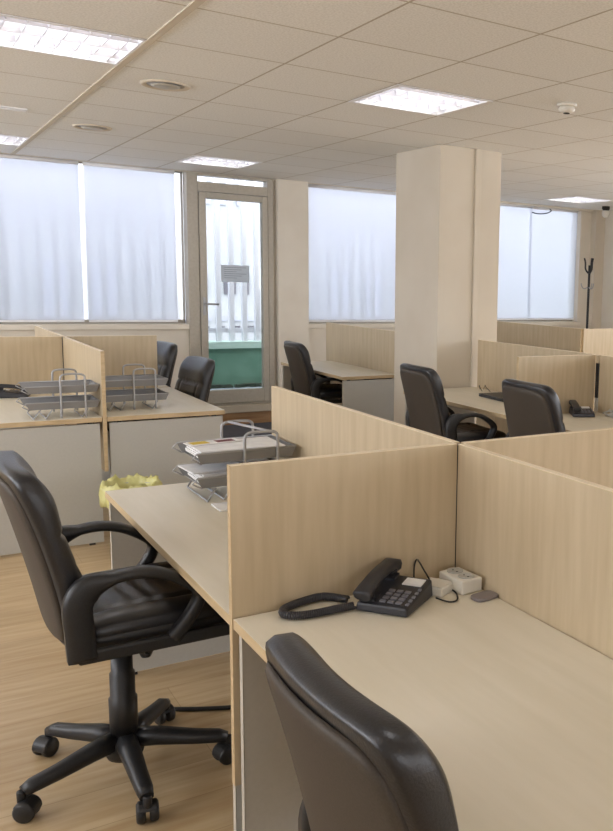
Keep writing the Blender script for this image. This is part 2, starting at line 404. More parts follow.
nt_ = thing('paper_notice', 'grey printed notice sheet stuck on the glass of the door', 'notice', (2.965, YW-.0115, 1.555))
boxes('sheet', [((-.145, -.0012, -.085), (.145, 0, .085))], 'sheet', nt_)
lines = []
for q in range(6):
    lines.append(((-.115, -.0018, .058-q*.021), (.115-.05*(q % 3), -.0013, .063-q*.021)))
boxes('printed_lines', lines, 'ink', nt_)
tag(boxes('doormat', [((2.30, 8.10, .0005), (3.45, 8.86, .012))], 'mat', bevel=.004), 'dark grey doormat on the floor before the glass door', 'doormat')

# square pillar
pil = boxes('pillar', [((3.40, 5.68, 0), (3.95, 6.36, HC-.0005))], 'pillar', bevel=.004)
struct(pil, 'square cream pillar in the middle of the office', 'pillar')
boxes('cable_cover', [((3.705, 5.663, 0), (3.755, 5.6795, HC-.001))], 'pillar', pil, .004)

# ------------------------------------------------------------------ outside
struct(boxes('ground', [((-12, YW+T, .0), (30, 40, .19))], 'pave'), 'blue grey paving outside', 'ground')
gw = tag(boxes('garden_wall', [((-6, 10.55, .19), (14, 10.75, .66))], 'green'), 'low green painted wall outside behind the glass door', 'wall')
boxes('coping', [((-6, 10.52, .66), (14, 10.78, .74))], 'palegreen', gw)
bm = BM()
for i in range(520):
    x = 1.5+random.random()*5; y = 10.42+random.random()*.08; s = .014+random.random()*.03
    box(bm, (x, y, .188), (x+s*1.5, y+s, .19+s))
tag(obj('moss_strip', bm, 'hedge'), 'dark mossy plants along the foot of the green outdoor wall', 'plants', kind='stuff')
fn = thing('slat_fence', 'tall white vertical bar fence standing on the green outdoor wall', 'fence', (4, 10.64, .74))
bm = BM(); x = -8
while x < 2.8:
    box(bm, (x, -.03, 0), (x+.058, .03, 2.9)); x += .158
obj('bars', bm, 'fence', fn)
boxes('rail', [((-8, .031, 2.6), (2.8, .06, 2.66))], 'fence', fn); boxes('rail', [((-8, .031, .1), (2.8, .06, .16))], 'fence', fn)
bd = thing('building', 'white building across the yard seen through the bar fence', 'building', (8, 17, .19))
boxes('facade', [((-22, 0, 0), (24, 3, 9))], 'facade', bd)
def fwin(px0, px1, z0, z1, m):
    f = boxes('window', [((px0-8, -.04, z0-.19), (px1-8, .03, z1-.19))], m, bd)
import itertools
for x in (4.72, 4.98, 5.38, 5.52, 5.78): fwin(x, x+.085, 1.17, 1.56, 'darkglass')
for x in (4.62, 4.92, 5.22, 5.52, 5.82, 6.12):
    fwin(x, x+.2, .66, .76, 'greypane'); fwin(x, x+.16, .50, .56, 'darkglass')
for x in (4.70, 4.98, 5.27, 5.62):
    fwin(x, x+.2, 3.28, 3.5, 'greypane'); fwin(x+.03, x+.17, 3.05, 3.16, 'darkglass'); fwin(x+.03, x+.17, 2.86, 2.94, 'greypane')
for x in (2.2, 3.0, 7.5, 8.4, 9.5): fwin(x, x+.45, .75, 1.7, 'greypane')

# ------------------------------------------------------------------ ceiling fittings
def make_lamp():
    t = thing('ceiling_lamp', 'x', 'lamp', (0, 0, HC))
    h = GS/2-.004; b = h-.022
    boxes('frame', [((-h, -h, -.004), (h, -b, .012)), ((-h, b, -.004), (h, h, .012)), ((-h, -b, -.004), (-b, b, .012)), ((b, -b, -.004), (h, b, .012))], 'lampwhite', t)
    boxes('housing', [((-h, -h, .10), (h, h, .11)), ((-h, -h, .012), (-h+.01, h, .10)), ((h-.01, -h, .012), (h, h, .10)), ((-h+.01, -h, .012), (h-.01, -h+.01, .10)), ((-h+.01, h-.01, .012), (h-.01, h, .10))], 'lampwhite', t)
    bm = BM()
    for k in (-1, 0, 1):                      # long V blades
        y = k*b*.66
        prism(bm, [(-.016, .045), (.016, .045), (.004, .002), (-.004, .002)], -b, b, Matrix.Translation((0, y, 0)) @ Matrix(((0, 0, 1, 0), (1, 0, 0, 0), (0, 1, 0, 0), (0, 0, 0, 1))))
    for k in range(7):
        x = -b+2*b*(k+.5)/7
        for y0, y1 in ((-b, -b*.66-.018), (-b*.66+.018, -.018), (.018, b*.66-.018), (b*.66+.018, b)):
            prism(bm, [(-.009, .042), (.009, .042), (.002, .003), (-.002, .003)], y0, y1, Matrix.Translation((x, 0, 0)) @ Matrix(((1, 0, 0, 0), (0, 0, 1, 0), (0, 1, 0, 0), (0, 0, 0, 1))))
    obj('louver', bm, 'louver', t)
    return t
lamp0 = make_lamp()
LL = {(-1, 2): 'square louvred ceiling lamp at the top left of the photo', (2, 2): 'square louvred ceiling lamp at top centre, nearest the square pillar',
      (-1, 8): 'square louvred ceiling lamp at the left photo edge, close to the blinds', (2, 8): 'square louvred ceiling lamp just before the glass door',
      (9, 8): 'square louvred ceiling lamp far right, before the right window'}
first = True
for (ix, iy) in LAMPS:
    cx, cy = gx(ix)+GS/2, gy(iy)+GS/2
    if cx < XL+.4 or cx > XR-.3 or cy > YW-.3 or cy < YN+.3: continue
    lab = LL.get((ix, iy), 'square louvred ceiling lamp outside the view')
    if first: o = lamp0; o.location = (cx, cy, HC); o['label'] = lab; first = False
    else: o = dup(lamp0, (cx, cy, HC), 0, lab)
    o['group'] = 'square ceiling lamps'
    area('lamp_light', (cx, cy, HC+.095), .50, .50, LAMP, (1.0, .98, .96))
def make_vent(loc, label, group='round ceiling vents', first=[None]):
    if first[0]: return dup(first[0], loc, 0, label, group)
    t = thing('ceiling_vent', label, 'vent', loc, 0, group)
    bm = BM(); lathe(bm, [(.095, 0), (.128, 0), (.128, -.004), (.118, -.010), (.10, -.006), (.095, 0)], 32); obj('outer_ring', bm, 'pillar', t)
    bm = BM(); lathe(bm, [(0, -.0005), (.096, -.0005), (.096, -.003), (0, -.003)], 32); obj('throat', bm, 'ink', t)
    bm = BM(); lathe(bm, [(0, -.004), (.066, -.004), (.074, -.010), (.055, -.014), (0, -.015)], 32); obj('disc', bm, 'alu', t)
    first[0] = t; return t
make_vent((1.305, 5.045, HC-.0005), 'round air vent in the ceiling, the larger nearer one by the lamp')
make_vent((1.275, 6.865, HC-.0005), 'round air vent in the ceiling, the farther one near the blinds')
sd = thing('smoke_detector', 'round white smoke detector on the ceiling right of the pillar', 'smoke detector', (3.165, 3.93, HC-.0005))
bm = BM(); lathe(bm, [(0, 0), (.055, 0), (.055, -.012), (.05, -.014), (0, -.014)], 24); obj('base', bm, 'white', sd)
bm = BM(); lathe(bm, [(0, -.014), (.034, -.014), (.046, -.022), (.046, -.034), (.034, -.046), (0, -.048)], 24); obj('sensor_cap', bm, 'white', sd)
bm = BM(); lathe(bm, [(.0, -.0485), (.018, -.0485), (.018, -.052), (0, -.053)], 16); obj('sensor_eye', bm, 'black', sd)
sv = thing('slot_vent', 'slim white slot vent in the ceiling at the left edge of the photo', 'vent', (.53, 6.47, HC-.0005))
boxes('vent_frame', [((-.29, -.045, -.008), (.29, -.025, 0)), ((-.29, .025, -.008), (.29, .045, 0)), ((-.29, -.025, -.008), (-.27, .025, 0)), ((.27, -.025, -.008), (.29, .025, 0))], 'lampwhite', sv)
boxes('vent_blade', [((-.27, -.022, -.005), (.27, -.004, -.001)), ((-.27, .004, -.005), (.27, .022, -.001))], 'lampwhite', sv)
cm = thing('ceiling_camera', 'small camera with dark mount under the ceiling at the right photo edge', 'camera', (7.50, 8.45, HC-.0005))
bm = BM(); lathe(bm, [(0, 0), (.05, 0), (.05, -.03), (.035, -.05), (0, -.05)], 20); obj('mount', bm, 'black', cm)
bm = BM(); lathe(bm, [(0, -.05), (.04, -.05), (.05, -.075), (.045, -.11), (.025, -.135), (0, -.14)], 20); obj('dome', bm, 'white', cm, smooth=True)
bm = BM(); tube(bm, smooth_path([(6.92, 8.86, HC-.052), (6.93, 8.84, HC-.075), (6.86, 8.84, HC-.11), (6.74, 8.845, HC-.125), (6.64, 8.85, HC-.115)]), .007, 6)
for v in bm.verts: pass
tag(obj('hanging_cable', bm, 'black'), 'short black cable hanging from the pelmet over the right window', 'cable')

# ------------------------------------------------------------------ desks and screens
TT = .026                                        # worktop thickness
def top_mesh(bm, x0, x1, y0, y1, z):
    fs = box(bm, (x0, y0, z-TT), (x1, y1, z))
    for i, f in enumerate(fs): f.material_index = 0 if i in (5,) else 1
def desk(x0, x1, y0, y1, label, front, group=None, ends=(1, 1), h=.73):
    """front = -1: users sit on the low-x side"""
    t = thing('desk', label, 'desk', ((x0+x1)/2, (y0+y1)/2, 0), 0, group)
    hx, hy = (x1-x0)/2, (y1-y0)/2
    bm = BM(); top_mesh(bm, -hx, hx, -hy, hy, h); obj('worktop', bm, ['top', 'beech'], t, .0015)
    fx = front*(hx-.012); bx = -front*(hx-.012)
    for s, on in zip((-1, 1), ends):
        if not on: continue
        y = s*(hy-.020)
        e = boxes('end_panel', [((min(fx, bx), y-.010, .012), (max(fx, bx), y+.010, h-TT-.010))], 'grey', t)
        boxes('edge_strip', [((fx-.0012, y-.010, .012), (fx+.0012, y+.010, h-TT-.010))], 'grey_edge', e)
        boxes('foot', [((fx-front*.06-.015, y-.009, 0), (fx-front*.06+.015, y+.009, .012)), ((bx+front*.06-.015, y-.009, 0), (bx+front*.06+.015, y+.009, .012))], 'black', e)
        boxes('spacer', [((fx-front*.05-.012, y-.008, h-TT-.010), (fx-front*.05+.012, y+.008, h-TT-.0001)), ((bx+front*.05-.012, y-.008, h-TT-.010), (bx+front*.05+.012, y+.008, h-TT-.0001))], 'black', e)
    mx = -front*(hx-.05)
    boxes('rear_beam', [((mx-.012, -hy+.031, h-TT-.07), (mx+.012, hy-.031, h-TT-.0002))], 'black', t)
    return t
def screen(a, b, label, group='maple desk screens', z0=.30, z1=1.10):
    c = Vector(((a[0]+b[0])/2, (a[1]+b[1])/2, z0)); hx, hy = abs(b[0]-a[0])/2, abs(b[1]-a[1])/2
    t = thing('desk_screen', label, 'desk screen', c, 0, group)
    e = .0012
    boxes('panel', [((-hx, -hy, 0), (hx, hy, z1-z0-e))], 'maple', t)
    boxes('edge_band', [((-hx, -hy, z1-z0-e), (hx, hy, z1-z0))], 'maple_edge_glare', t)
    if hx > hy:
        boxes('end_band', [((-hx-e, -hy, 0), (-hx, hy, z1-z0))], 'beech', t)
    else:
        boxes('end_band', [((-hx, -hy-e, 0), (hx, -hy, z1-z0))], 'beech', t)
    return t
def post(x, y, label, z0=.30, z1=1.096):
    t = boxes('connector_post', [((-.011, -.011, z0), (.011, .011, z1))], 'black'); t.location = (x, y, 0)
    return tag(t, label, 'connector post', 'black connector posts')

# near group A
desk(.634, 1.254, .53, 1.977, 'pale maple desk in the foreground with the telephone on it', -1)
desk(.634, 1.254, 2.003, 3.435, 'pale maple desk behind the foreground screen, carrying the letter tray', -1)
desk(1.280, 1.90, .53, 1.977, 'pale maple desk behind the foreground screen on the right, hidden by it', 1)
desk(1.280, 1.90, 2.003, 3.435, 'pale maple desk hidden behind the long central screen', 1)
screen((.634, 1.98), (1.255, 2.0), 'maple screen standing directly behind the foreground telephone', z0=.30)
screen((1.279, 1.98), (1.90, 2.0), 'maple cross screen running off the right edge, beyond the foreground desk screen')
screen((1.257, 2.002), (1.277, 3.39), 'long maple screen right of the papers, running toward the glass door')
screen((1.257, .53), (1.277, 1.978), 'maple screen along the rear right edge of the foreground desk')
post(1.267, 1.990, 'black connector post where the four foreground screens meet')

# left group B
desk(.340, .966, 5.23, 6.47, 'left desk with telephone and letter tray, grey end panel facing the viewer', -1)
desk(.992, 1.65, 5.23, 6.47, 'desk left of the glass door with grey end panel, carrying the second letter tray', 1)
desk(.340, .966, 6.50, 7.9, 'far left desk behind the maple screen, by the blinds', -1)
desk(.992, 1.65, 6.50, 7.9, 'far desk behind the letter trays, nearest the left window', 1)
screen((.969, 5.23), (.989, 6.46), 'maple screen between the two letter trays, end on to the viewer', z0=.42)
screen((.969, 6.50), (.989, 7.75), 'far maple screen continuing toward the left window blinds', z0=.42)
screen((.340, 6.475), (.966, 6.495), 'maple cross screen behind the far left telephone', z0=.42)
screen((.992, 6.475), (1.57, 6.495), 'maple cross screen behind the right one of the two grey letter trays', z0=.42)
post(.979, 6.480, 'black connector post where the left group screens meet', z0=.42, z1=1.095)

# group C behind the pillar
desk(3.07, 3.585, 6.64, 8.02, 'desk between glass door and pillar with grey end panel', -1)
screen((3.590, 6.64), (3.610, 8.15), 'maple screen below the middle window, left of the pillar')
# group D on the right
desk(3.10, 3.728, 4.262, 5.655, 'desk right of the pillar base with a black closed laptop', -1)
desk(3.10, 3.728, 2.80, 4.236, 'desk with a black telephone at the right edge of the photo', -1)
screen((3.733, 4.262), (3.753, 5.62), 'maple screen directly right of the pillar behind the laptop desk')
screen((3.115, 4.239), (3.728, 4.259), 'maple cross screen behind the right hand black chair and telephone')
screen((3.733, 2.80), (3.753, 4.200), 'maple screen at the right photo edge, behind the far telephone')
pst = boxes('connector_post', [((-.012, -.012, .82), (.012, .012, 1.045))], 'black'); pst.location = (3.743, 4.222, 0)
tag(pst, 'black upright slot strip at the screen joint above the right telephone', 'connector strip', 'black connector posts')
boxes('upper_joint', [((-.010, -.012, 1.0455), (.010, .012, 1.095))], 'maple', pst)
boxes('lower_joint', [((-.010, -.012, .73), (.010, .012, .8195))], 'grey', pst)
# group E far right
desk(5.20, 5.81, 6.88, 8.3, 'far desk near the right window, left of its screen', -1)
desk(5.85, 6.48, 6.88, 8.3, 'far desk near the coat stand, right of its screen', 1)
screen((5.819, 6.86), (5.841, 8.6), 'long far maple screen below the right window')
screen((5.843, 6.84), (6.60, 6.86), 'far maple screen below the coat stand at the right photo edge', z0=.02)

# ------------------------------------------------------------------ office chair
def pillow(bm, a, b, n, top, bot, pos, ex=7, q=2.6):
    """closed cushion: u,v in a rounded square, top/bot(u,v) are heights, pos(u,v,h) the point"""
    g = {}
    for s in (1, -1):
        for i in range(n+1):
            for j in range(n+1):
                edge = i in (0, n) or j in (0, n)
                if edge and (1, i, j) in g: g[(s, i, j)] = g[(1, i, j)]; continue
                U, V = -math.cos(PI*i/n), -math.cos(PI*j/n)
                U = U*.6+(-1+2*i/n)*.4; V = V*.6+(-1+2*j/n)*.4
                m = max(abs(U), abs(V))
                k = m/((abs(U)**ex+abs(V)**ex)**(1/ex)) if m > 1e-9 else 1
                u, v = U*k, V*k
                e = max(0, 1-(abs(u)**ex+abs(v)**ex)**(q/ex))**(1/q) if not edge else 0
                h = (top(u, v) if s > 0 else -bot(u, v))*e
                g[(s, i, j)] = bm.verts.new(pos(u*a, v*b, h, u, v))
    for s in (1, -1):
        for i in range(n):
            for j in range(n):
                f = [g[(s, i, j)], g[(s, i+1, j)], g[(s, i+1, j+1)], g[(s, i, j+1)]]
                bm.faces.new(f if s > 0 else f[::-1]).smooth = True
def back_spine(z):                                # x of the backrest centre plane at height z (chair frame)
    t = (z-.50)/.55
    return -.205-.135*t-.03*math.sin(PI*min(1, max(0, t)))*-.6 - (.0)
def gauss(x, s): return math.exp(-(x/s)**2)
def make_chair(label):
    t = thing('office_chair', label, 'office chair', (0, 0, 0), 0, 'black office chairs')
    # five-arm base
    bm = BM(); lathe(bm, [(0, .062), (.050, .062), (.056, .075), (.054, .118), (.045, .132), (0, .132)], 24); obj('hub', bm, 'black', t)
    for k in range(5):
        a = math.radians(53+72*k); c, s = math.cos(a), math.sin(a)
        bm = BM(); pts = [(c*r, s*r, z) for r, z in ((.03, .118), (.10, .112), (.20, .096), (.275, .088), (.300, .080))]
        wd = [(.030, .026), (.028, .024), (.024, .020), (.022, .018), (.018, .014)]
        def sect(i): return [(wd[i][0]*sx*f, wd[i][1]*sy*g_) for sx, sy, f, g_ in ((1, .4, 1, 1), (.55, 1, 1, 1), (-.55, 1, 1, 1), (-1, .4, 1, 1), (-1, -.6, 1, 1), (-.6, -1, 1, 1), (.6, -1, 1, 1), (1, -.6, 1, 1))]
        sweep(bm, pts, sect); obj('base_arm', bm, 'black', t)
        ang = a+.9+k*.7; ca, sa = math.cos(ang), math.sin(ang)
        R = Matrix.Translation((c*.305, s*.305, 0)) @ Matrix.Rotation(ang, 4, 'Z')
        bm = BM()                                 # hood and stem
        tube(bm, [R @ Vector((0, 0, .05)), R @ Vector((0, 0, .086))], .012, 10)
        ho = [(.0315*math.cos(q), .0315*math.sin(q)) for q in [-.25+PI*.95*i/12 for i in range(13)]]+[(-.012, .010), (.012, -.004)]
        prism(bm, ho, -.027, .027, R @ Matrix.Translation((.014, 0, .030)) @ Matrix.Rotation(PI/2, 4, 'X'))
        cs = obj('caster', bm, 'black', t, .005)
        for sd_ in (-1, 1):
            bm = BM(); lathe(bm, [(0, -.012), (.024, -.012), (.029, -.008), (.030, 0), (.029, .008), (.024, .012), (0, .012)], 22, M4=R @ Matrix.Translation((.014, sd_*.0175, .030)) @ Matrix.Rotation(PI/2, 4, 'X'))
            obj('wheel', bm, 'black', cs)
    bm = BM(); lathe(bm, [(0, .131), (.040, .131), (.041, .25), (.036, .255), (.036, .33), (.031, .335), (.031, .40), (0, .40)], 24); obj('column_cover', bm, 'black', t)
    bm = BM(); lathe(bm, [(0, .395), (.020, .395), (.020, .452), (0, .452)], 16); obj('gas_lift', bm, 'steel' if False else 'black', t)
    bm = BM(); prism(bm, [(-.13, -.07), (.12, -.09), (.14, -.05), (.14, .05), (.12, .09), (-.13, .07)], .452, .497); obj('tilt_mechanism', bm, 'black', t, .008)
    bm = BM(); tube(bm, smooth_path([(.03, -.06, .470), (.03, -.15, .462), (.032, -.20, .45)], 4), .006, 8)
    lv = obj('lever', bm, 'black', t)
    bm = BM(); lathe(bm, [(0, -.03), (.014, -.03), (.022, -.012), (.02, .008), (.009, .02), (0, .02)], 14, M4=Matrix.Translation((.055, -.07, .425))); obj('tension_knob', bm, 'black', t)
    # seat
    bm = BM()
    def pos(x, y, h, u, v): return (x+.075, y, .535+h-.014*u*u*(1 if u > 0 else .3)+(.012*v*v))
    pillow(bm, .268, .250, 16, lambda u, v: .02, lambda u, v: .040+.004*u, lambda x, y, h, u, v: Vector(pos(x, y, h, u, v))+Vector((0, 0, -.004)), 5, 4)
    obj('seat_shell', bm, 'black', t)
    bm = BM()
    def stop(u, v):
        cen = gauss(u+.1, .48)*gauss(v, .52)
        rip = .0045*math.sin(u*30+1.2*math.sin(v*3))*cen*(1 if abs(v) < .5 else .6)
        seam = -.010*(gauss(abs(v)-.56, .045)*(1 if -.7 < u < .55 else .2))-.009*gauss(u-.52, .05)*(1 if abs(v) < .58 else .25)-.008*gauss(u+.66, .05)*(1 if abs(v) < .58 else .25)
        return .058+.010*gauss(u-.75, .3)+rip+seam+.006*gauss(abs(v)-.8, .2)
    pillow(bm, .258, .242, 48, stop, lambda u, v: .012, pos, 5, 3.2)
    obj('seat', bm, 'leather', t)
    # backrest
    H0, H1 = .50, 1.015
    hz = (H1-H0)/2
    def bpos(y, zz, h, u, v):
        z = (H0+H1)/2+zz
        tt = (z-H0)/(H1-H0)
        x = -.160-.125*tt+.016*math.sin(PI*tt)
        cv = .022*u*u                               # wraps forward at the sides
        nx, nz = .96, .25
        return Vector((x+h*nx+cv, y*(1.01-.05*(1-tt)**2-.11*tt*tt), z+h*nz*.6))
    bm = BM()
    def bfront(u, v):
        b = .054+.012*gauss(v-.66, .22)+.012*gauss(v+.35, .3)
        b += -.012*gauss(v-.30, .04)-.010*gauss(v+.08, .04)*(1 if abs(u) < .75 else .3)-.010*gauss(v+.55, .04)*(1 if abs(u) < .75 else .3)
        b += -.008*gauss(abs(u)-.62, .05)*(1 if v < .3 else 0)
        b += .003*math.sin(v*34)*gauss(u, .4)*gauss(v+.3, .35)
        return b
    pillow(bm, .240, hz, 44, bfront, lambda u, v: .034, bpos, 9, 3.8)
    obj('backrest', bm, 'leather', t)
    bm = BM()
    def spos(y, zz, h, u, v):
        p = bpos(y, zz, h-.028, u, v); return p
    pillow(bm, .220, hz-.024, 20, lambda u, v: .004, lambda u, v: .014+.004*gauss(v, .6), spos, 7, 4)
    obj('back_shell', bm, 'shell', t)
    # armrests: closed loops
    for s in (-1, 1):
        bm = BM(); y = s*.262
        path = smooth_path([(-.148, y, .505), (-.152, y, .58), (-.154, y, .660), (-.122, y, .703), (-.06, y, .720), (.0, y, .724), (.055, y, .713), (.105, y, .688), (.148, y, .655), (.160, y, .622), (.132, y, .57), (.085, y, .515)], 5)
        n = len(path)
        def asect(i):
            q = i/(n-1)
            if q < .26: wx, wy = .036, .021
            elif q < .36: k = (q-.26)/.10; wx, wy = .036+(.013-.036)*k, .021+.006*k
            elif q < .70: wx, wy = .013, .027
            else: k = (q-.70)/.30; wx, wy = .013+.005*k, .027-.008*k
            return [(wy*a, wx*b) for a, b in ((1, .5), (.7, 1), (-.7, 1), (-1, .5), (-1, -.5), (-.7, -1), (.7, -1), (1, -.5))]
        sweep(bm, path, asect)
        # side plate joining arm feet to the seat
        box(bm, (-.160, y-.014*1, .492), (.25, y+.010, .530), .008)
        obj('armrest', bm, 'black', t)
    return t
chair0 = make_chair('black leather office chair at the left, fully visible with its wheeled base')
chair0.location = (.53, 2.715, 0)
dup(chair0, (.735, 1.075, 0), math.radians(1), 'black leather office chair cut off at the bottom edge, seen from behind', scale=(1, .98, .98), arm=.945)
dup(chair0, (3.16, 7.27, -.0), math.radians(-3), 'black office chair between glass door and pillar, in front of the grey panelled desk', scale=(1, 1, .965), arm=.96)
dup(chair0, (2.955, 4.74, 0), math.radians(-2), 'black office chair before the pillar with its armrest showing')
dup(chair0, (2.935, 3.57, 0), math.radians(-1), 'black office chair at the right, next to the far telephone', scale=(1, 1, 1.025))
dup(chair0, (1.53, 6.15, 0), math.radians(186), 'black office chair left of the glass door, the nearer of the two', scale=(1, 1, .95))
dup(chair0, (1.56, 7.20, 0), math.radians(188), 'black office chair by the left window, the farther of the two behind the screen', scale=(1, 1, .98))

# ------------------------------------------------------------------ letter trays
def make_tray(label):
    """grey steel tray with two tiers; origin at the low-x, low-y corner on the desk"""
    t = thing('letter_tray', label, 'letter tray', (0, 0, 0), 0, 'grey letter trays')
    Lx, Wy = .36, .255
    for z in (.052, .140):
        bm = BM()
        # mesh floor as a fine wire grid
        for i in range(19):
            x = .02+(Lx-.04)*i/18; box(bm, (x-.003, .012, z), (x+.003, Wy-.012, z+.003))
        for i in range(13):
            y = .014+(Wy-.028)*i/12; box(bm, (.02, y-.003, z), (Lx-.02, y+.003, z+.003))
        # sloping side walls
        for y, s in ((.012, -1), (Wy-.012, 1)):
            vs = [Vector((.012, y, z)), Vector((Lx-.012, y, z)), Vector((Lx, y+s*.012, z+.036)), Vector((-.004, y+s*.012, z+.036))]
            a = [bm.verts.new(v) for v in vs]; b = [bm.verts.new(v+Vector((0, s*.002, -.001))) for v in vs]
            bm.faces.new(a); bm.faces.new(b[::-1])
            for i in range(4): bm.faces.new((a[i], b[i], b[(i+1) % 4], a[(i+1) % 4]))
        vs = [Vector((Lx-.012, .012, z)), Vector((Lx-.012, Wy-.012, z)), Vector((Lx, Wy, z+.036)), Vector((Lx, 0, z+.036))]
        a = [bm.verts.new(v) for v in vs]; b = [bm.verts.new(v+Vector((.002, 0, -.001))) for v in vs]
        bm.faces.new(a); bm.faces.new(b[::-1])
        for i in range(4): bm.faces.new((a[i], b[i], b[(i+1) % 4], a[(i+1) % 4]))
        tr = obj('tray', bm, 'mesh', t)
        bm = BM(); tube(bm, [(.012, .005, z), (-.022, .0, z+.020), (-.004, 0, z+.038), (Lx, 0, z+.038), (Lx, Wy, z+.038), (-.004, Wy, z+.038), (-.022, Wy, z+.020), (.012, Wy-.005, z)], .0035, 6)
        obj('rim_wire', bm, 'steel', tr)
    for y in (-.006, Wy+.006):
        bm = BM()
        tube(bm, smooth_path([(.165, y, .003), (.165, y, .12), (.165, y, .215), (.172, y, .236), (.195, y, .243), (.258, y, .243), (.281, y, .236), (.288, y, .215), (.288, y, .12), (.288, y, .003)], 4), .0055, 8)
        obj('handle_loop', bm, 'steel', t)
    for x in (.06, .12, .30):
        bm = BM(); tube(bm, [(x, .0, .050), (x-.03, .0, .0045), (x-.03, Wy, .0045), (x, Wy, .050)], .0035, 6); obj('foot', bm, 'steel', t)
    return t
tr0 = make_tray('grey wire letter tray piled with papers on the desk left of the long screen')
tr0.location = (.876, 3.085, .7305); tr0.rotation_euler = (0, 0, math.radians(0))
dup(tr0, (.604, 5.275, .7305), math.radians(0), 'empty grey wire letter tray left of the maple screen')
dup(tr0, (1.016, 5.44, .7305), math.radians(0), 'empty grey wire letter tray right of the maple screen')
bm = BM(); tube(bm, [(.876+.26, 3.085-.006, .7305+.243), (.876+.19, 3.085+.261, .7305+.243)], .005, 8)
cb = obj('cross_bar', bm, 'steel'); cb.parent = tr0; cb.location = (-.876, -3.085, -.7305)

# papers in the near tray
def paper_stack(x0, x1, y0, y1, z0, n, th, jit, label, group, m='paper', rz=0, seed=1):
    rnd = random.Random(seed); bm = BM(); cx, cy = (x0+x1)/2, (y0+y1)/2
    for i in range(n):
        R = Matrix.Translation((cx, cy, 0)) @ Matrix.Rotation(rz+rnd.uniform(-jit, jit), 4, 'Z') @ Matrix.Translation((-cx+rnd.uniform(-1, 1)*jit*.1, -cy+rnd.uniform(-1, 1)*jit*.1, 0))
        box(bm, (x0, y0, z0+i*th), (x1, y1, z0+(i+.8)*th), R=R)
    return tag(obj('paper_stack', bm, m), label, 'papers', group)
zt = .7305
paper_stack(.90, 1.20, 3.112, 3.318, zt+.0565, 7, .0055, .05, 'thick sheaf of papers in the lower tier of the near letter tray', None, seed=3)
paper_stack(.865, 1.08, 3.14, 3.30, zt+.096, 2, .003, .02, 'white sheet jutting out left from the lower tier of the near letter tray', None, rz=.06, seed=5)
paper_stack(.90, 1.21, 3.108, 3.318, zt+.1445, 6, .0062, .04, 'white papers filling the top tier of the near letter tray', None, seed=8)
mg = thing('magazine', 'yellow and brown printed leaflet on top of the near tray papers', 'leaflet', (.985, 3.27, zt+.1815), .12)
boxes('cover', [((-.10, -.035, 0), (.10, .035, .0025))], 'paper', mg)
boxes('printed_picture', [((-.085, -.02, .0026), (-.02, .028, .0031))], 'yellow', mg)
boxes('printed_band', [((.01, -.02, .0026), (.08, .02, .0031))], 'red', mg)
ev = tag(boxes('envelope', [((-.06, -.02, 0), (.09, .06, .004))], 'red'), 'dark red folder edge lying in the lower tier of the near tray', 'folder'); ev.location = (1.12, 3.15, zt+.1035)
tag(boxes('note_pad', [((.905, 2.935, .7303), (.995, 3.045, .736))], 'paper', bevel=.001), 'small white notepad lying before the near letter tray', 'notepad')

# ------------------------------------------------------------------ telephones
def make_phone(label):
    """corded desk telephone: +y is away from the user, origin at the base centre"""
    t = thing('telephone', label, 'telephone', (0, 0, 0), 0, 'black corded telephones')
    bm = BM()                                     # wedge body
    a = [(-.082, -.098), (.082, -.098), (.082, .095), (-.082, .095)]
    lo = [bm.verts.new((x, y, .002)) for x, y in a]
    hi = [bm.verts.new((x*.95, y*.97, .028 if y < 0 else .056)) for x, y in a]
    bm.faces.new(lo[::-1]); bm.faces.new(hi)
    for i in range(4): bm.faces.new((lo[i], lo[(i+1) % 4], hi[(i+1) % 4], hi[i]))
    body = obj('body', bm, 'phone', t, .007)
    zs = lambda y: .028+(.056-.028)*(y+.095)/.187
    sl_ = math.atan2(.028, .187)
    def pad(bm, x, y, w, h, t_=.004): box(bm, (-w/2, -h/2, 0), (w/2, h/2, t_), R=Matrix.Translation((x, y, zs(y))) @ Matrix.Rotation(sl_, 4, 'X'))
    bm = BM()
    for r in range(4):
        for c in range(3): pad(bm, -.006+c*.025, -.072+r*.021, .017, .012)
    obj('keypad', bm, 'key', t)
    bm = BM()
    for r in range(5): pad(bm, .071, -.074+r*.022, .009, .010)
    obj('side_keys', bm, 'key', t)
    bm = BM(); pad(bm, .035, .055, .060, .042, .003); obj('index_card', bm, 'paper', t)
    # cradle posts and handset (left side)
    for y in (-.062, .068):
        bm = BM(); pad(bm, -.050, y, .046, .040, .008); obj('cradle', bm, 'phone', t)
    bm = BM()
    pts = smooth_path([(-.054, -.110, .050), (-.054, -.088, .062), (-.054, -.045, .076), (-.054, .0, .084), (-.054, .045, .088), (-.054, .082, .088), (-.054, .104, .080)], 4)
    n = len(pts)
    def sect(i):
        q = abs(i/(n-1)-.5)*2
        wv = .024+.005*max(0, (q-.5)*2); hv = .013+.006*max(0, (q-.45)*1.8)
        if q > .97: wv *= .75; hv *= .7
        return [(wv*a_, hv*b_) for a_, b_ in ((1, .4), (.75, 1), (-.75, 1), (-1, .4), (-1, -.5), (-.7, -1), (.7, -1), (1, -.5))]
    sweep(bm, pts, sect)
    for y, z in ((-.078, .048), (.080, .074)):
        lathe(bm, [(0, -.016), (.019, -.016), (.022, -.004), (.022, .012), (0, .014)], 16, M4=Matrix.Translation((-.054, y, z)) @ Matrix.Rotation(sl_, 4, 'X'))
    obj('handset', bm, 'phone', t)
    return t
ph = make_phone('black corded telephone on the foreground desk before the maple screen')
ax = math.atan2(-.77, .64)                        # direction of the phone's own right
PHX, PHY = 1.008, 1.866
ph.location = (PHX, PHY, .7302); ph.rotation_euler = (0, 0, math.radians(-53)); ph.scale = (.86, .86, .86)
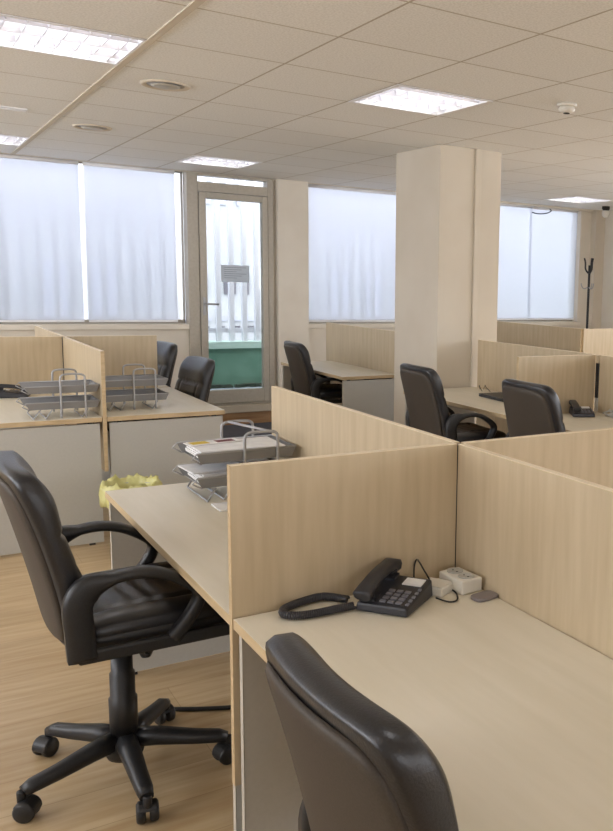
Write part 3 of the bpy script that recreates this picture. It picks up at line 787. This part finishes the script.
# coiled handset cord: a helix along a loop on the desk
def coil(path, R, r, turns):
    n = turns*9; L_ = [0]
    for a, b in zip(path, path[1:]): L_.append(L_[-1]+(b-a).length)
    out = []
    for i in range(n+1):
        s = L_[-1]*i/n; k = 0
        while k < len(path)-2 and L_[k+1] < s: k += 1
        f = (s-L_[k])/(L_[k+1]-L_[k]); p = path[k].lerp(path[k+1], f); d = path[k+1]-path[k]
        x, y = frame_of(d); q = 2*PI*i/9
        out.append(p+x*R*math.cos(q)+y*R*math.sin(q))
    return out
bm = BM()
pth = smooth_path([(.905, 1.925, .7425), (.860, 1.975, .7425), (.800, 1.968, .7425), (.752, 1.948, .7425), (.735, 1.918, .7425), (.752, 1.892, .7425), (.800, 1.880, .7425), (.860, 1.880, .7425), (.900, 1.878, .7425)], 6)
tube(bm, coil(pth, .0075, .0028, 78), .0032, 5)
cord = obj('handset_cord', bm, 'phone', ph); cord.matrix_parent_inverse = Matrix.LocRotScale(ph.location, ph.rotation_euler, ph.scale).inverted()
bm = BM()
tube(bm, smooth_path([(1.10, 1.935, .745), (1.12, 1.97, .775), (1.128, 1.972, .795), (1.118, 1.94, .80), (1.115, 1.915, .79), (1.135, 1.91, .752), (1.13, 1.90, .735)], 5), .0022, 6)
tube(bm, smooth_path([(1.105, 1.83, .738), (1.125, 1.80, .7332), (1.15, 1.80, .7332), (1.175, 1.845, .7332), (1.178, 1.885, .734)], 5), .0022, 6)
ln = obj('line_cord', bm, 'black', ph); ln.matrix_parent_inverse = Matrix.LocRotScale(ph.location, ph.rotation_euler, ph.scale).inverted()

ad = thing('adapter_box', 'small white box behind the near telephone, left of the twin socket', 'adapter', (1.136, 1.884, .7305), math.radians(-60))
bm = BM(); box(bm, (-.036, -.030, 0), (.036, .030, .024), .004); obj('case', bm, 'white', ad)
bm = BM(); box(bm, (-.034, -.0285, .0242), (.034, .0285, .027), .001); obj('lid', bm, 'white', ad)
so = thing('socket_block', 'white twin socket block on the foreground desk in the screen corner', 'socket', (1.210, 1.880, .7305), math.radians(-86))
bm = BM(); box(bm, (-.053, -.033, 0), (.053, .033, .038), .004); obj('casing', bm, 'white', so)
for s in (-1, 1):
    bm = BM(); lathe(bm, [(.0, .0395), (.017, .0395), (.019, .0415), (.0215, .0415), (.022, .0382), (0, .0382)], 24, M4=Matrix.Translation((s*.025, 0, 0))); k = obj('outlet', bm, 'grey', so)
    bm = BM()
    for q in (-1, 1): lathe(bm, [(0, .0396), (.0028, .0396), (.0028, .0402), (0, .0402)], 8, M4=Matrix.Translation((s*.025+q*.009, 0, 0)))
    obj('pin_holes', bm, 'black', k)
gd = thing('small_device', 'small flat grey device right of the white twin socket', 'device', (1.222, 1.782, .7305), math.radians(8))
bm = BM(); prism(bm, [(.036*math.copysign(abs(math.cos(a))**.55, math.cos(a)), .024*math.copysign(abs(math.sin(a))**.55, math.sin(a))) for a in [2*PI*i/28 for i in range(28)]], 0, .009); obj('shell', bm, 'lilac', gd, .002)

p2 = dup(ph, (3.535, 4.125, .7302), math.radians(-30), 'black corded telephone on the far right desk beside the chair')
for c in list(p2.children):
    if c.name.startswith(('handset_cord', 'line_cord')): bpy.data.objects.remove(c)
p3 = dup(ph, (.655, 6.30, .7302), math.radians(75), 'black telephone at the left edge of the photo beside a letter tray')
for c in list(p3.children):
    if c.name.startswith(('handset_cord', 'line_cord')): bpy.data.objects.remove(c)
ph['group'] = 'black corded telephones'

bm = BM(); rnd = random.Random(7)
for k in range(4):
    pts = [(3.66+.01*k, 4.02+.02*k, .735)]
    for i in range(6): pts.append((3.66+rnd.uniform(-.02, .06), 3.92+rnd.uniform(-.06, .16), .737+rnd.uniform(0, .045)))
    tube(bm, smooth_path(pts, 5), .0035, 6)
tag(obj('cable_tangle', bm, 'grey'), 'tangle of pale grey cables right of the far telephone', 'cables')
bm = BM(); tube(bm, smooth_path([(3.70, 5.48, .733), (3.69, 5.45, .76), (3.66, 5.40, .775), (3.64, 5.36, .765), (3.66, 5.33, .733)], 6), .003, 6)
tube(bm, smooth_path([(3.68, 5.50, .733), (3.65, 5.46, .765), (3.62, 5.42, .765), (3.62, 5.38, .733)], 6), .003, 6)
tag(obj('wire_loop', bm, 'black'), 'thin dark wire loop on the desk at the pillar foot', 'wire')
lp = thing('laptop', 'closed black laptop lying on the desk right of the pillar', 'laptop', (3.555, 4.99, .7303), math.radians(-3))
bm = BM(); box(bm, (-.12, -.165, 0), (.12, .165, .014), .003); obj('base', bm, 'black', lp)
bm = BM(); box(bm, (-.12, -.165, .0145), (.12, .165, .022), .003); obj('lid', bm, 'black', lp)

# ------------------------------------------------------------------ bin, coat stand, cable
wb = thing('waste_bin', 'waste bin with a crumpled yellow liner behind the near desk corner', 'bin', (1.045, 4.93, .0))
bm = BM(); lathe(bm, [(0, 0), (.092, 0), (.096, .01), (.128, .375), (.134, .378), (.134, .385), (.122, .385), (.09, .012), (0, .012)], 28); obj('bucket', bm, 'grey', wb)
bm = BM(); n = 72; rings = []; rnd = random.Random(2)
ph_ = [rnd.uniform(0, 6.3) for _ in range(4)]
def cr_(a, k): return .006*math.sin(7*a+ph_[0]+k)+.005*math.sin(13*a+ph_[1]-2*k)+.004*math.sin(23*a+ph_[2]+3*k)+rnd.uniform(-.002, .002)
for k, (r, z) in enumerate(((.106, .10), (.115, .30), (.118, .375), (.126, .408), (.138, .418), (.150, .402), (.154, .37), (.156, .335), (.152, .30))):
    rings.append([bm.verts.new(((r+cr_(2*PI*i/n, k)*(1 if k > 2 else -.2))*math.cos(2*PI*i/n), (r+cr_(2*PI*i/n, k)*(1 if k > 2 else -.2))*math.sin(2*PI*i/n), z+(cr_(2*PI*i/n, k+2)*1.6 if k > 3 else 0))) for i in range(n)])
for A, B in zip(rings, rings[1:]):
    for j in range(n): bm.faces.new((A[j], A[(j+1) % n], B[(j+1) % n], B[j])).smooth = True
lo_ = obj('bin_liner', bm, 'bag', wb)
so_ = lo_.modifiers.new('thick', 'SOLIDIFY'); so_.thickness = .002

cs = thing('coat_stand', 'dark metal coat stand in the far right corner by the window', 'coat stand', (7.415, 8.62, 0))
bm = BM(); tube(bm, [(0, 0, .03), (0, 0, 1.80)], .016, 10); obj('pole', bm, 'black', cs)
bm = BM(); lathe(bm, [(0, 0), (.17, 0), (.17, .012), (.05, .03), (0, .032)], 28); obj('foot', bm, 'black', cs)
for k in range(3):
    a = .2+k*PI*2/3; c, s = math.cos(a), math.sin(a)
    bm = BM(); tube(bm, smooth_path([(c*.014, s*.014, 1.70), (c*.05, s*.05, 1.75), (c*.055, s*.055, 1.83), (c*.07, s*.07, 1.89)], 4), lambda i: .011, 8); obj('upper_hook', bm, 'black', cs)
    bm = BM(); tube(bm, smooth_path([(c*.014, s*.014, 1.52), (c*.06, s*.06, 1.50), (c*.09, s*.09, 1.53), (c*.10, s*.10, 1.57)], 4), .007, 8); obj('lower_hook', bm, 'steel', cs)
bm = BM(); tube(bm, smooth_path([(.72, 3.06, .008), (.85, 2.98, .008), (.98, 2.93, .008), (1.12, 2.96, .008), (1.20, 3.02, .02)], 6), .008, 8)
tag(obj('floor_cable', bm, 'black'), 'black cable lying on the floor beneath the near desk', 'cable')
